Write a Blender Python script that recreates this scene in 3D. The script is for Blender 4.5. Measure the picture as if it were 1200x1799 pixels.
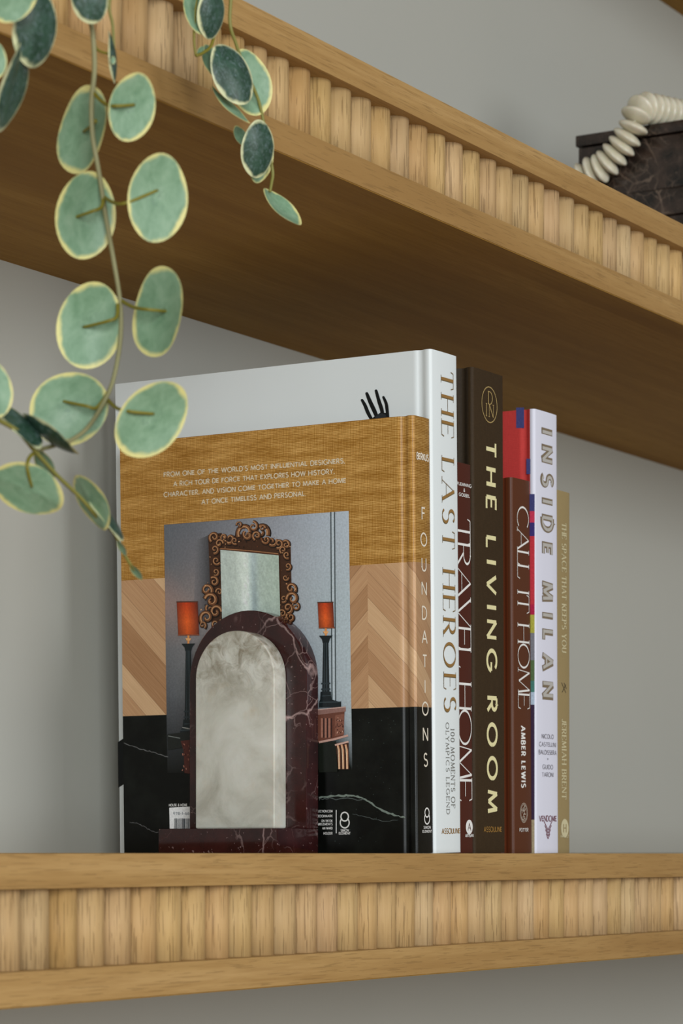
import bpy, bmesh, math, random
from mathutils import Vector, Matrix
random.seed(7)
# ------------------------------------------------------------------ clear
for o in list(bpy.data.objects): bpy.data.objects.remove(o)
scene = bpy.context.scene
COL = scene.collection
PI = math.pi
# ------------------------------------------------------------------ camera
# pixel frame 1200 x 1799; horizon on row 1499 (lens shift), vanishing point of the shelf at column 3370
F_PX, CX, HY = 4626.0, 600.0, 1499.0
ZC = 1.30                                   # eye height = level of the lower shelf top
YAW = math.atan2(3370 - CX, F_PX)           # angle between the view axis and the shelf direction
FW = Vector((math.cos(YAW), math.sin(YAW), 0)); RT = Vector((math.sin(YAW), -math.cos(YAW), 0)); UP = Vector((0, 0, 1))
CAM = Vector((0, 0, ZC))
cd = bpy.data.cameras.new('camera'); cam = bpy.data.objects.new('camera', cd); COL.objects.link(cam)
cam.matrix_world = Matrix((( RT.x, 0, -FW.x, CAM.x), (RT.y, 0, -FW.y, CAM.y), (0, 1, 0, CAM.z), (0, 0, 0, 1)))
cd.sensor_fit = 'HORIZONTAL'; cd.sensor_width = 36.0; cd.lens = F_PX / 1200 * 36.0
cd.shift_x = 0.0; cd.shift_y = (HY - 899.5) / 1200.0
cd.clip_start = 0.05; cd.clip_end = 60
cd.dof.use_dof = True; cd.dof.focus_distance = 1.70; cd.dof.aperture_fstop = 24
scene.camera = cam
# ------------------------------------------------------------------ world, light, exposure
world = bpy.data.worlds.new('world'); scene.world = world; world.use_nodes = True
bg = world.node_tree.nodes['Background']; bg.inputs[0].default_value = (1.0, 0.95, 0.87, 1); bg.inputs[1].default_value = 0.15
def area(name, loc, target, sx, sy, power, color):
    l = bpy.data.lights.new(name, 'AREA'); l.shape = 'RECTANGLE'; l.size = sx; l.size_y = sy; l.energy = power; l.color = color
    o = bpy.data.objects.new(name, l); COL.objects.link(o); o.location = loc
    o.rotation_euler = (Vector(target) - Vector(loc)).to_track_quat('-Z', 'Y').to_euler()
    return o
area('window_daylight', (-2.7, -2.4, 1.95), (1.5, 0.95, 1.40), 2.2, 2.2, 178, (0.93, 0.98, 1.0))
area('window_daylight', (1.3, -4.0, 1.95), (1.5, 0.95, 1.40), 2.2, 2.2, 82, (0.95, 0.98, 1.0))
vs = scene.view_settings; vs.view_transform = 'Standard'; vs.look = 'None'; vs.gamma = 1; vs.use_curve_mapping = False; vs.exposure = 0.0

# ------------------------------------------------------------------ helpers
def lin(c):
    return tuple(((v / 255) / 12.92 if v / 255 <= 0.04045 else ((v / 255 + 0.055) / 1.055) ** 2.4) for v in c)
def ray(px, py):
    return FW + RT * ((px - CX) / F_PX) + UP * ((HY - py) / F_PX)
def at_Y(px, py, Y):                         # point on the vertical plane Y = const (parallel to the wall)
    d = ray(px, py); return CAM + d * (Y / d.y)
def at_X(px, py, X):
    d = ray(px, py); return CAM + d * (X / d.x)

def mesh_obj(name, verts, faces, mat=None, parent=None, smooth=False, mats=None, midx=None):
    me = bpy.data.meshes.new(name); me.from_pydata([tuple(v) for v in verts], [], faces); me.update()
    for m in (mats or ([mat] if mat else [])): me.materials.append(m)
    if midx: me.polygons.foreach_set('material_index', midx)
    if smooth: me.polygons.foreach_set('use_smooth', [True] * len(me.polygons))
    o = bpy.data.objects.new(name, me); COL.objects.link(o)
    if parent: o.parent = parent
    return o
def empty(name, loc, label=None, cat=None, group=None, rot=(0, 0, 0)):
    o = bpy.data.objects.new(name, None); COL.objects.link(o); o.location = loc; o.rotation_euler = rot
    o.empty_display_size = 0.02
    if label: o['label'] = label; o['category'] = cat
    if group: o['group'] = group
    return o
def box_vf(a, b):
    x0, y0, z0 = a; x1, y1, z1 = b
    v = [(x0,y0,z0),(x1,y0,z0),(x1,y1,z0),(x0,y1,z0),(x0,y0,z1),(x1,y0,z1),(x1,y1,z1),(x0,y1,z1)]
    f = [(0,3,2,1),(4,5,6,7),(0,1,5,4),(1,2,6,5),(2,3,7,6),(3,0,4,7)]
    return v, f
def box(name, a, b, mat, parent=None, bevel=0.0, seg=2):
    v, f = box_vf(a, b); o = mesh_obj(name, v, f, mat, parent)
    if bevel:
        bm = bmesh.new(); bm.from_mesh(o.data)
        bmesh.ops.bevel(bm, geom=bm.edges[:], offset=bevel, segments=seg, profile=0.6, affect='EDGES')
        for fc in bm.faces: fc.smooth = True
        bm.to_mesh(o.data); bm.free()
        try: o.data.set_sharp_from_angle(angle=math.radians(35))
        except Exception: pass
    return o
def tube_vf(pts, rad, n=8, cap=True):
    pts = [Vector(p) for p in pts]; V = []; Fc = []
    ref = Vector((0.31, 0.77, 0.55))
    for i, p in enumerate(pts):
        d = (pts[min(i+1, len(pts)-1)] - pts[max(i-1, 0)]).normalized()
        a = d.cross(ref).normalized(); b = d.cross(a)
        r = rad(i / max(1, len(pts)-1)) if callable(rad) else rad
        for k in range(n):
            t = 2*PI*k/n; V.append(p + a*(r*math.cos(t)) + b*(r*math.sin(t)))
    for i in range(len(pts)-1):
        for k in range(n):
            Fc.append((i*n+k, i*n+(k+1) % n, (i+1)*n+(k+1) % n, (i+1)*n+k))
    if cap:
        Fc.append(tuple(range(n-1, -1, -1))); Fc.append(tuple((len(pts)-1)*n + k for k in range(n)))
    return V, Fc
def smooth_path(pts, sub=6):
    pts = [Vector(p) for p in pts]; out = []
    for i in range(len(pts)-1):
        p0 = pts[max(i-1, 0)]; p1 = pts[i]; p2 = pts[i+1]; p3 = pts[min(i+2, len(pts)-1)]
        for s in range(sub):
            t = s/sub
            out.append(0.5*((2*p1) + (p2-p0)*t + (2*p0-5*p1+4*p2-p3)*t*t + (3*p1-p0-3*p2+p3)*t**3))
    out.append(pts[-1]); return out
def lathe_vf(prof, n=40):
    V = []; Fc = []
    for r, z in prof:
        for k in range(n): V.append((r*math.cos(2*PI*k/n), r*math.sin(2*PI*k/n), z))
    for i in range(len(prof)-1):
        for k in range(n): Fc.append((i*n+k, i*n+(k+1) % n, (i+1)*n+(k+1) % n, (i+1)*n+k))
    return V, Fc

# ------------------------------------------------------------------ materials
class NT:
    def __init__(s, name, rough=0.5, **kw):
        s.m = bpy.data.materials.new(name); s.m.use_nodes = True; s.t = s.m.node_tree
        s.b = s.t.nodes['Principled BSDF']; s.b.inputs['Roughness'].default_value = rough
        for k, v in kw.items(): s.b.inputs[k.replace('_', ' ')].default_value = v
    def n(s, typ, **kw):
        nd = s.t.nodes.new(typ)
        for k, v in kw.items(): setattr(nd, k, v)
        return nd
    def l(s, a, b): s.t.links.new(a, b)
    def val(s, sock, v):
        if hasattr(v, 'is_linked'): s.l(v, sock)
        else: sock.default_value = v
    def math(s, op, a, b=0.0, c=None, clamp=False):
        nd = s.n('ShaderNodeMath', operation=op); nd.use_clamp = clamp
        s.val(nd.inputs[0], a); s.val(nd.inputs[1], b)
        if c is not None: s.val(nd.inputs[2], c)
        return nd.outputs[0]
    def coords(s, kind='Object', scale=(1, 1, 1), loc=(0, 0, 0)):
        tc = s.n('ShaderNodeTexCoord'); mp = s.n('ShaderNodeMapping'); s.l(tc.outputs[kind], mp.inputs[0])
        mp.inputs['Scale'].default_value = scale; mp.inputs['Location'].default_value = loc
        return mp.outputs[0]
    def noise(s, vec, scale, detail=3, rough=0.5, dist=0.0, w=None):
        nd = s.n('ShaderNodeTexNoise'); s.l(vec, nd.inputs['Vector'])
        if w is not None: nd.noise_dimensions = '4D'; s.val(nd.inputs['W'], w)
        nd.inputs['Scale'].default_value = scale; nd.inputs['Detail'].default_value = detail
        nd.inputs['Roughness'].default_value = rough; nd.inputs['Distortion'].default_value = dist
        return nd.outputs[0]
    def ramp(s, fac, stops, interp='LINEAR'):
        nd = s.n('ShaderNodeValToRGB'); cr = nd.color_ramp; cr.interpolation = interp
        while len(cr.elements) < len(stops): cr.elements.new(0.5)
        for e, (p, c) in zip(cr.elements, stops):
            e.position = p; e.color = (*c[:3], 1) if len(c) >= 3 else c
        s.val(nd.inputs[0], fac); return nd.outputs[0]
    def mix(s, fac, a, b, mode='MIX'):
        nd = s.n('ShaderNodeMix', data_type='RGBA', blend_type=mode)
        s.val(nd.inputs[0], fac)
        for i, v in ((6, a), (7, b)):
            if hasattr(v, 'is_linked'): s.l(v, nd.inputs[i])
            else: nd.inputs[i].default_value = (*v[:3], 1)
        return nd.outputs[2]
    def color(s, c):
        if hasattr(c, 'is_linked'): s.l(c, s.b.inputs['Base Color'])
        else: s.b.inputs['Base Color'].default_value = (*c[:3], 1)
        return s
    def bump(s, h, strength=0.2, dist=0.001):
        nd = s.n('ShaderNodeBump'); nd.inputs['Strength'].default_value = strength; nd.inputs['Distance'].default_value = dist
        s.l(h, nd.inputs['Height']); s.l(nd.outputs[0], s.b.inputs['Normal']); return s

def plain(name, rgb, rough=0.5, **kw): return NT(name, rough, **kw).color(lin(rgb)).m
_ink = {}
def ink(rgb, rough=0.45, metallic=0.0):
    k = (rgb, rough, metallic)
    if k not in _ink: _ink[k] = NT('ink', rough, Metallic=metallic).color(lin(rgb)).m
    return _ink[k]

def oak(name, axis, base, dark, light, rough=0.5, perobj=0.0, pore=1.0, grain=None):
    t = NT(name, rough, Specular_IOR_Level=0.28); grain = grain or dark
    st = {'x': (3, 60, 60), 'z': (60, 60, 3)}[axis]
    w = None
    inf = t.n('ShaderNodeObjectInfo'); w = t.math('MULTIPLY', inf.outputs['Random'], 37.0)
    v = t.coords('Object', st)
    broad = t.noise(v, 0.55, 3, 0.55, 0.6, w)
    fine = t.noise(t.coords('Object', tuple(c*5 for c in st)), 1.2, 3, 0.6, 0.2, w)
    pores = t.noise(t.coords('Object', {'x': (40, 1100, 1100), 'z': (1100, 1100, 40)}[axis]), 1.0, 2, 0.5, 0.0, w)
    c = t.ramp(broad, [(0.30, dark), (0.52, base), (0.74, light)])
    c = t.mix(t.math('MULTIPLY', t.math('SUBTRACT', fine, 0.40, clamp=True), 1.5 if perobj else 2.4, clamp=True), c, grain)
    pm = t.math('MULTIPLY', t.math('GREATER_THAN', pores, 0.60), 0.34*pore)
    c = t.mix(pm, c, tuple(x*0.5 for x in grain))
    if perobj:
        hs = t.n('ShaderNodeHueSaturation'); t.l(c, hs.inputs['Color'])
        r = inf.outputs['Random']
        t.l(t.math('MULTIPLY_ADD', r, 2*perobj, 1 - perobj), hs.inputs['Value'])
        r2 = t.math('FRACT', t.math('MULTIPLY', r, 17.3))
        t.l(t.math('MULTIPLY_ADD', r2, 0.14, 0.93), hs.inputs['Saturation'])
        r3 = t.math('FRACT', t.math('MULTIPLY', r, 41.7))
        t.l(t.math('MULTIPLY_ADD', r3, 0.009, 0.4955), hs.inputs['Hue'])
        c = hs.outputs[0]
    t.color(c); t.bump(fine, 0.25, 0.0004)
    return t.m

M = {}
M['oak_x'] = oak('oak_board', 'x', (0.45, 0.272, 0.10), (0.34, 0.19, 0.062), (0.53, 0.335, 0.14), 0.5)
M['oak_shaded'] = oak('oak_shaded', 'x', (0.36, 0.195, 0.034), (0.28, 0.14, 0.020), (0.42, 0.24, 0.050), 0.7, pore=0.5)  # darker copy of the board oak, underside shade put into its colour
M['oak_dowel'] = oak('oak_dowel', 'z', (0.56, 0.37, 0.172), (0.50, 0.315, 0.135), (0.63, 0.435, 0.22), 0.62, perobj=0.055, pore=1.5, grain=(0.36, 0.21, 0.08))
t = NT('wall_paint', 0.85); t.color(t.mix(t.noise(t.coords('Object'), 6, 4), lin((180, 180, 171)), lin((184, 184, 176))))
t.bump(t.noise(t.coords('Object'), 260, 3), 0.06, 0.0005); M['wall'] = t.m
t = NT('floor_wood', 0.45); t.color(t.ramp(t.noise(t.coords('Object', (1, 12, 1)), 2, 4), [(0.3, (0.26, 0.17, 0.09)), (0.7, (0.40, 0.27, 0.15))])); M['floor'] = t.m
M['paper'] = plain('page_paper', (222, 214, 196), 0.9)

# ------------------------------------------------------------------ the setting
S_FRONT, S_WALL = 0.81, 1.12                 # fascia plane and wall plane
S_TH, S_PITCH = 0.077, 0.481
SX0, SX1 = 0.30, 2.90
wl = box('wall_back', (-2.6, S_WALL, 0.0), (6.2, S_WALL + 0.12, 2.75), M['wall']); wl['kind'] = 'structure'
fl = box('floor', (-2.6, -5.0, -0.06), (6.2, S_WALL, 0.0), M['floor']); fl['kind'] = 'structure'

# ------------------------------------------------------------------ shelves
LIP, REC, LIPD, SKIN = 0.018, 0.006, 0.028, 0.0004         # lip height, recess of the rods behind the lip face, lip depth
PITCH = 0.0238; DX0 = 1.0579                # rod pitch, position of one rod gap
DR = PITCH/2 - 0.0015; RDEP = 0.0112; RSIDE = 0.010
def rod_mesh(h):
    V = []; Fc = []; n = 14
    prof = [(-DR, 0)] + [(-DR*math.cos(PI*k/(n-2)), -RSIDE-RDEP*math.sin(PI*k/(n-2))) for k in range(n-1)] + [(DR, 0)]
    for z in (0, h):
        for x, y in prof: V.append((x, y, z))
    m = n+1
    for k in range(n): Fc.append((k, k+1, m+k+1, m+k))
    Fc.append((n, 0, m, m+n))
    Fc.append(tuple(range(n, -1, -1))); Fc.append(tuple(range(m, 2*m)))
    me = bpy.data.meshes.new('rod'); me.from_pydata(V, [], Fc); me.materials.append(M['oak_dowel'])
    for i, p in enumerate(me.polygons): p.use_smooth = i < n
    return me
ROD = rod_mesh(S_TH - 2*LIP)
def shelf(ztop, label, x0=SX0, x1=SX1, dx=0.0, rod_range=(SX0, SX1)):
    yr = S_FRONT + REC + RDEP + RSIDE              # flat back of the rods
    e = empty('wall_shelf', ((x0+x1)/2, S_WALL, ztop - S_TH), label, 'shelf', 'fluted oak wall shelves')
    ox, oy = (x0+x1)/2, S_WALL
    hx = (x1-x0)/2
    box('top_lip', (-hx, S_FRONT-oy, S_TH-LIP), (hx, S_FRONT+LIPD-oy, S_TH), M['oak_x'], e, 0.0008)
    box('underside_panel', (-hx, S_FRONT+.0006-oy, 0), (hx, S_FRONT+LIPD-oy, SKIN), M['oak_shaded'], e)  # thin sheet giving the lip's underside the same shade colour
    box('bottom_lip', (-hx, S_FRONT-oy, SKIN), (hx, S_FRONT+LIPD-oy, LIP), M['oak_x'], e, 0.0008)
    box('core', (-hx, yr-oy, LIP), (hx, S_FRONT+LIPD-oy, S_TH-LIP), M['oak_shaded'], e)
    box('board', (-hx, S_FRONT+LIPD-oy, 0), (hx, 0, S_TH), M['oak_shaded'], e)
    k0 = math.ceil((rod_range[0]-DX0-dx)/PITCH); k1 = math.floor((rod_range[1]-DX0-dx)/PITCH)
    for k in range(k0, k1):
        o = bpy.data.objects.new('rod', ROD); COL.objects.link(o); o.parent = e
        o.location = (DX0 + dx + (k+0.5)*PITCH - ox, yr - oy, LIP)
    return e
Z1 = ZC                                       # lower shelf top
Z2 = ZC + S_PITCH
Z3 = ZC + 2*S_PITCH
shelf(Z1, 'fluted oak wall shelf with the row of books standing on it')
shelf(Z2, 'fluted oak wall shelf above the books, trailing plant hanging over its edge', dx=0.0162)
shelf(ZC - S_PITCH, 'added unseen fluted oak wall shelf below the books, bouncing light up', dx=0.011)  # out of view, added so its top bounces light onto the wall
shelf(Z3, 'topmost oak wall shelf, above the marble boxes and beads', dx=0.003)

# ------------------------------------------------------------------ stroke lettering
def arc(cx, cy, rx, ry, a0, a1, n=14):
    return [(cx + rx*math.cos(math.radians(a0+(a1-a0)*i/n)), cy + ry*math.sin(math.radians(a0+(a1-a0)*i/n))) for i in range(n+1)]
# glyph: width, strokes [(points, weight)]; weight 1 thick, 0 thin, None by direction
G = {
 'A': (.82, [([(0,0),(.41,1)],0), ([(.41,1),(.82,0)],1), ([(.14,.34),(.68,.34)],0)]),
 'B': (.58, [([(0,0),(0,1)],1), ([(0,1),(.28,1)]+arc(.28,.765,.22,.235,90,-90)+[(0,.53)],None), ([(0,.53),(.32,.53)]+arc(.32,.265,.26,.265,90,-90)+[(0,0)],None)]),
 'C': (.84, [(arc(.48,.5,.48,.5,48,312,24),None)]),
 'D': (.72, [([(0,0),(0,1)],1), ([(0,1),(.24,1)]+arc(.24,.5,.48,.5,90,-90,18)+[(0,0)],None)]),
 'E': (.54, [([(0,0),(0,1)],1), ([(0,1),(.54,1)],0), ([(0,.52),(.46,.52)],0), ([(0,0),(.54,0)],0)]),
 'F': (.50, [([(0,0),(0,1)],1), ([(0,1),(.50,1)],0), ([(0,.52),(.42,.52)],0)]),
 'G': (.88, [(arc(.48,.5,.48,.5,46,350,24),None), ([(.55,.44),(.95,.44)],0)]),
 'H': (.70, [([(0,0),(0,1)],1), ([(.70,0),(.70,1)],1), ([(0,.52),(.70,.52)],0)]),
 'I': (.10, [([(.05,0),(.05,1)],1)]),
 'J': (.36, [([(.36,1),(.36,.22)]+arc(.18,.2,.18,.2,0,-170),None)]),
 'K': (.62, [([(0,0),(0,1)],1), ([(.60,1),(0,.42)],0), ([(.20,.60),(.62,0)],1)]),
 'L': (.48, [([(0,0),(0,1)],1), ([(0,0),(.48,0)],0)]),
 'M': (.92, [([(0,0),(.10,1)],0), ([(.10,1),(.46,.06)],1), ([(.46,.06),(.82,1)],0), ([(.82,1),(.92,0)],1)]),
 'N': (.74, [([(0,0),(0,1)],0), ([(0,1),(.74,0)],1), ([(.74,0),(.74,1)],0)]),
 'O': (.96, [(arc(.48,.5,.48,.5,0,360,30),None)]),
 'P': (.56, [([(0,0),(0,1)],1), ([(0,1),(.28,1)]+arc(.28,.74,.26,.26,90,-90)+[(0,.48)],None)]),
 'Q': (.96, [(arc(.48,.5,.48,.5,0,360,30),None), ([(.6,.22),(.9,-.06)],1)]),
 'R': (.62, [([(0,0),(0,1)],1), ([(0,1),(.28,1)]+arc(.28,.745,.26,.255,90,-90)+[(0,.49)],None), ([(.24,.49),(.60,0)],1)]),
 'S': (.56, [(arc(.28,.755,.25,.245,35,265,14)+arc(.28,.26,.28,.26,85,-150,16),None)]),
 'T': (.64, [([(.32,0),(.32,1)],1), ([(0,1),(.64,1)],0)]),
 'U': (.66, [([(0,1),(0,.32)]+arc(.33,.32,.33,.32,180,360,16)+[(.66,1)],None)]),
 'V': (.78, [([(0,1),(.39,0)],1), ([(.39,0),(.78,1)],0)]),
 'W': (1.16, [([(0,1),(.30,0)],1), ([(.30,0),(.58,1)],0), ([(.58,1),(.86,0)],1), ([(.86,0),(1.16,1)],0)]),
 'X': (.70, [([(0,1),(.70,0)],1), ([(0,0),(.70,1)],0)]),
 'Y': (.70, [([(0,1),(.35,.46)],1), ([(.70,1),(.35,.46)],0), ([(.35,.46),(.35,0)],1)]),
 'Z': (.62, [([(0,1),(.62,1)],0), ([(.62,1),(0,0)],1), ([(0,0),(.62,0)],0)]),
 '0': (.62, [(arc(.31,.5,.31,.5,0,360,24),None)]),
 '1': (.24, [([(.16,0),(.16,1)],1), ([(.16,1),(0,.86)],0)]),
 '2': (.55, [(arc(.27,.72,.25,.28,160,-30,12)+[(0,0)],None), ([(0,0),(.55,0)],0)]),
 '5': (.52, [([(.48,1),(.08,1)],0), ([(.08,1),(.04,.55)],0), (arc(.24,.31,.27,.31,125,-145,14),None)]),
 '6': (.56, [(arc(.28,.31,.27,.31,0,360,18),None), ([(.02,.36),(.3,1)],1)]),
 '7': (.54, [([(0,1),(.54,1)],0), ([(.54,1),(.18,0)],1)]),
 '8': (.54, [(arc(.27,.75,.22,.25,0,360,18),None), (arc(.27,.26,.27,.26,0,360,18),None)]),
 '9': (.56, [(arc(.28,.68,.27,.32,0,360,18),None), ([(.55,.68),(.3,0)],1)]),
 '.': (.10, [([(.05,0),(.05,.09)],1)]), ',': (.12, [([(.08,.08),(.02,-.14)],1)]), "'": (.10, [([(.05,.78),(.05,1)],1)]),
 '-': (.30, [([(0,.42),(.30,.42)],0)]), '+': (.5, [([(0,.42),(.5,.42)],0), ([(.25,.17),(.25,.67)],1)]),
 '&': (.78, [([(.74,.0),(.22,.66)]+arc(.33,.80,.15,.19,200,-40,12)+arc(.28,.25,.27,.25,100,330,14)+[(.72,.45)],None)]),
 '@': (.9, [(arc(.45,.45,.44,.48,-40,300,24),None), (arc(.45,.45,.2,.22,0,360,16),None)]),
}
def stroke_poly(pts, width):                  # quad strip along a polyline; width(i, direction) gives full width
    out = []; L = []; R_ = []
    n = len(pts)
    for i in range(n):
        a = pts[max(i-1, 0)]; b = pts[min(i+1, n-1)]
        dx, dy = b[0]-a[0], b[1]-a[1]; d = math.hypot(dx, dy) or 1e-9
        dx /= d; dy /= d; w = width(i, dx, dy)/2
        if 0 < i < n-1:
            ax, ay = pts[i][0]-a[0], pts[i][1]-a[1]; da = math.hypot(ax, ay) or 1e-9
            c = max(0.5, (ax*dx+ay*dy)/da); w /= c
        L.append((pts[i][0]-dy*w, pts[i][1]+dx*w)); R_.append((pts[i][0]+dy*w, pts[i][1]-dx*w))
    for i in range(n-1): out.append([R_[i], R_[i+1], L[i+1], L[i]])
    return out
WORDS = []                                     # word number of each quad of the last call
def text_polys(s, cap, length=None, thick=0.13, thin=None, serif=0.0, track=0.22, xs=1.0, halign='l'):
    """Lettering in metres: cap = capital height, length = run to fill. Returns quads and the run."""
    thin = thick if thin is None else thin
    adv = 0.0; place = []; word = 0
    for ch in s:
        if ch == ' ': adv += 0.42 + track*0.5; word += 1; continue
        w, st = G[ch]; place.append((adv, st, word)); adv += w + track
    nat = adv - track
    if length is not None: xs = length/(nat*cap)
    sx = cap*xs; out = []
    WORDS.clear()
    for x0, st, wd in place:
        ends = []; n_before = len(out)
        for pts, wt in st: ends += [pts[0], pts[-1]]
        for pts, wt in st:
            P = [((x0+p[0])*sx, p[1]*cap) for p in pts]
            if wt is None: wf = lambda i, dx, dy: cap*(thin + (thick-thin)*abs(dy)**1.3)
            else:
                wv = cap*(thick if wt else thin); wf = lambda i, dx, dy, wv=wv: wv
            straight = len(pts) == 2
            if straight and abs(pts[0][1]-pts[1][1]) < 1e-6 and thin == thick:     # flush bars
                h = thin*cap/2; y = P[0][1]
                y = min(max(y, h), cap-h) if 0 <= pts[0][1] <= 1 else y
                P = [(P[0][0], y), (P[1][0], y)]
            out += stroke_poly(P, wf)
            if serif and straight:
                horiz = abs(pts[0][1]-pts[1][1]) < 1e-6
                for e, o in ((pts[0], pts[1]), (pts[1], pts[0])):
                    shared = sum(1 for q in ends if abs(q[0]-e[0]) < 1e-6 and abs(q[1]-e[1]) < 1e-6) > 1
                    X, Y = (x0+e[0])*sx, e[1]*cap
                    if not horiz and min(abs(e[1]), abs(e[1]-1)) < 0.02 and not (shared and len(st) < 3 and e[1] < .01 and False):
                        if shared and any(len(p)==2 and abs(p[0][1]-p[1][1])>1e-6 and p is not pts and (e in p) for p, _ in st): continue
                        h = serif*cap; q = thin*cap/2
                        out += [[(X-h, Y-q), (X+h, Y-q), (X+h, Y+q), (X-h, Y+q)]]
                    elif horiz and not shared and min(abs(e[1]), abs(e[1]-1)) < 0.02:
                        h = 0.20*cap*(1 if e[1] < .5 else -1); q = thin*cap*0.6
                        sl = 0.05*cap*(1 if o[0] < e[0] else -1)
                        out += [[(X-q, Y), (X+q, Y), (X+q+sl, Y+h), (X-q+sl, Y+h)]]
        WORDS.extend([wd]*(len(out)-n_before))
    return out, nat*cap*xs

# ------------------------------------------------------------------ books
def make_cover(name, T, W, H, mats, th=0.0027, groove=0.0017, g0=0.0035, g1=0.0115, midx_board=0, midx_spine=1, parent=None):
    half = [(0.0, W), (0.0, g1 + 0.004), (0.0, g1 + 0.0012)]
    for k in range(0, 9):
        a = k/8; half.append((groove*(0.5-0.5*math.cos(2*PI*a)), g1 + (g0-g1)*a))
    half += [(0.0, 0.0024), (0.0003, 0.0010), (0.0012, 0.0002), (0.0026, 0.0)]
    n_board = len(half)
    prof = half + [(T*0.35, -0.0003), (T*0.65, -0.0003)] + [(T-x, y) for x, y in reversed(half)]
    inner = []
    for i, p in enumerate(prof):
        a = prof[max(i-1, 0)]; b = prof[min(i+1, len(prof)-1)]
        dx, dy = b[0]-a[0], b[1]-a[1]; d = math.hypot(dx, dy)
        inner.append((p[0]-dy/d*th, p[1]+dx/d*th))
    n = len(prof); V = []; Fc = []; mi = []; uv = []
    s = [0.0]
    for i in range(1, n): s.append(s[-1]+math.hypot(prof[i][0]-prof[i-1][0], prof[i][1]-prof[i-1][1]))
    base = 0
    for ring in (prof, inner):
        for x, y in ring: V += [(x, y, 0), (x, y, H)]
    for i in range(n-1):
        a = 2*i; Fc.append((a, a+2, a+3, a+1)); uv.append([(s[i],0),(s[i+1],0),(s[i+1],H),(s[i],H)])
        mi.append(midx_spine if n_board-5 <= i < n-n_board+4 else midx_board)
    for i in range(n-1):
        a = 2*n+2*i; Fc.append((a, a+1, a+3, a+2)); uv.append([(s[i],0),(s[i],H),(s[i+1],H),(s[i+1],0)]); mi.append(midx_board)
    nb = len(V)
    for z in (0, H):                            # caps on vertices of their own
        o = len(V)
        for x, y in prof: V.append((x, y, z))
        for x, y in inner: V.append((x, y, z))
        for i in range(n-1):
            q = (o+i, o+n+i, o+n+i+1, o+i+1) if z == 0 else (o+i, o+i+1, o+n+i+1, o+n+i)
            Fc.append(q); uv.append([(s[min(i,n-1)], z)]*4); mi.append(midx_spine if n_board-5 <= i < n-n_board+4 else midx_board)
    for a in (0, n-1):
        q = (2*a, 2*a+1, 2*n+2*a+1, 2*n+2*a); Fc.append(q if a == 0 else q[::-1]); uv.append([(s[a],0),(s[a],H),(s[a],H),(s[a],0)]); mi.append(midx_board)
    ob = mesh_obj(name, V, Fc, None, parent, mats=mats, midx=mi)
    lay = ob.data.uv_layers.new(name='UVMap'); k = 0
    for f in uv:
        for c in f: lay.data[k].uv = c; k += 1
    for i, p in enumerate(ob.data.polygons): p.use_smooth = i < 2*(n-1)
    try: ob.data.set_sharp_from_angle(angle=math.radians(50))
    except Exception: pass
    return ob

class Book:
    def __init__(s, X, Y, T, W, H, lean, label, mats, name='book', **kw):
        s.X, s.Y, s.T, s.W, s.H = X, Y, T, W, H
        s.e = empty(name, (X, Y, Z1), label, 'book', 'hardcover books on the lower shelf', rot=(0, -math.radians(lean), 0))
        s.M = Matrix.Translation((X, Y, Z1)) @ Matrix.Rotation(-math.radians(lean), 4, 'Y'); s.I = s.M.inverted()
        s.cover = make_cover('cover', T, W, H, mats, parent=s.e, **kw)
        box('pages', (0.0032, 0.007, 0.003), (T-0.0032, W-0.004, H-0.003), M['paper'], s.e)
    def board(s, px, py):                        # pixel -> (y, z) on the board that faces -X
        o = s.I @ CAM; d = s.I.to_3x3() @ ray(px, py); t = -o.x/d.x; p = o + d*t; return p.y, p.z
    def spine(s, px, py):                        # pixel -> (x, z) on the spine
        o = s.I @ CAM; d = s.I.to_3x3() @ ray(px, py); t = -o.y/d.y; p = o + d*t; return p.x, p.z
    def zs(s, py):                               # height on the middle of the spine
        lo, hi = 0.0, 0.6
        for _ in range(40):
            m = (lo+hi)/2; w = s.M @ Vector((s.T/2, 0, m)); t = w.dot(FW)
            if HY - (w.z-ZC)/t*F_PX > py: lo = m
            else: hi = m
        return lo
    def put(s, name, polys, mat, face, off=0.00025):
        V = []; Fc = []
        for j, q in enumerate(polys):
            k = len(V); of = off + (j % 24)*0.000003
            for a, b in q: V.append((-of, a, b) if face == 'b' else (a, -0.0003-of, b))
            Fc.append(tuple(range(k, k+len(q))))
        return mesh_obj(name, V, Fc, mat, s.e)
    def down(s, name, text, y0, y1, c0, c1, mat, off=0.00025, **kw):
        """lettering that reads down the spine from pixel row y0 to y1, capitals from fraction c0 to c1 of the spine width"""
        z0, z1 = s.zs(y0), s.zs(y1); cap = (c1-c0)*s.T
        polys, _ = text_polys(text, cap, z0-z1, **kw)
        W_ = list(WORDS)
        for w in range(max(W_)+1): s.put(name, [[(c0*s.T+b, z0-a) for a, b in q] for q, i in zip(polys, W_) if i == w], mat, 's', off)
    def across(s, name, text, ymid, cap, frac, mat, center=0.5, off=0.00025, **kw):
        z = s.zs(ymid) - cap/2; L = frac*s.T
        polys, _ = text_polys(text, cap, L, **kw)
        x0 = center*s.T - L/2
        return s.put(name, [[(x0+a, z+b) for a, b in q] for q in polys], mat, 's', off)
def ellipse_ring(cx, cz, rx, rz, w, n=36, a0=0, a1=360):
    return stroke_poly([(cx+rx*math.cos(math.radians(a0+(a1-a0)*i/n)), cz+rz*math.sin(math.radians(a0+(a1-a0)*i/n))) for i in range(n+1)], lambda i, dx, dy: w)
def ellipse_fill(cx, cz, rx, rz, n=28):
    return [[(cx+rx*math.cos(2*PI*i/n), cz+rz*math.sin(2*PI*i/n)) for i in range(n)]]

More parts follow.
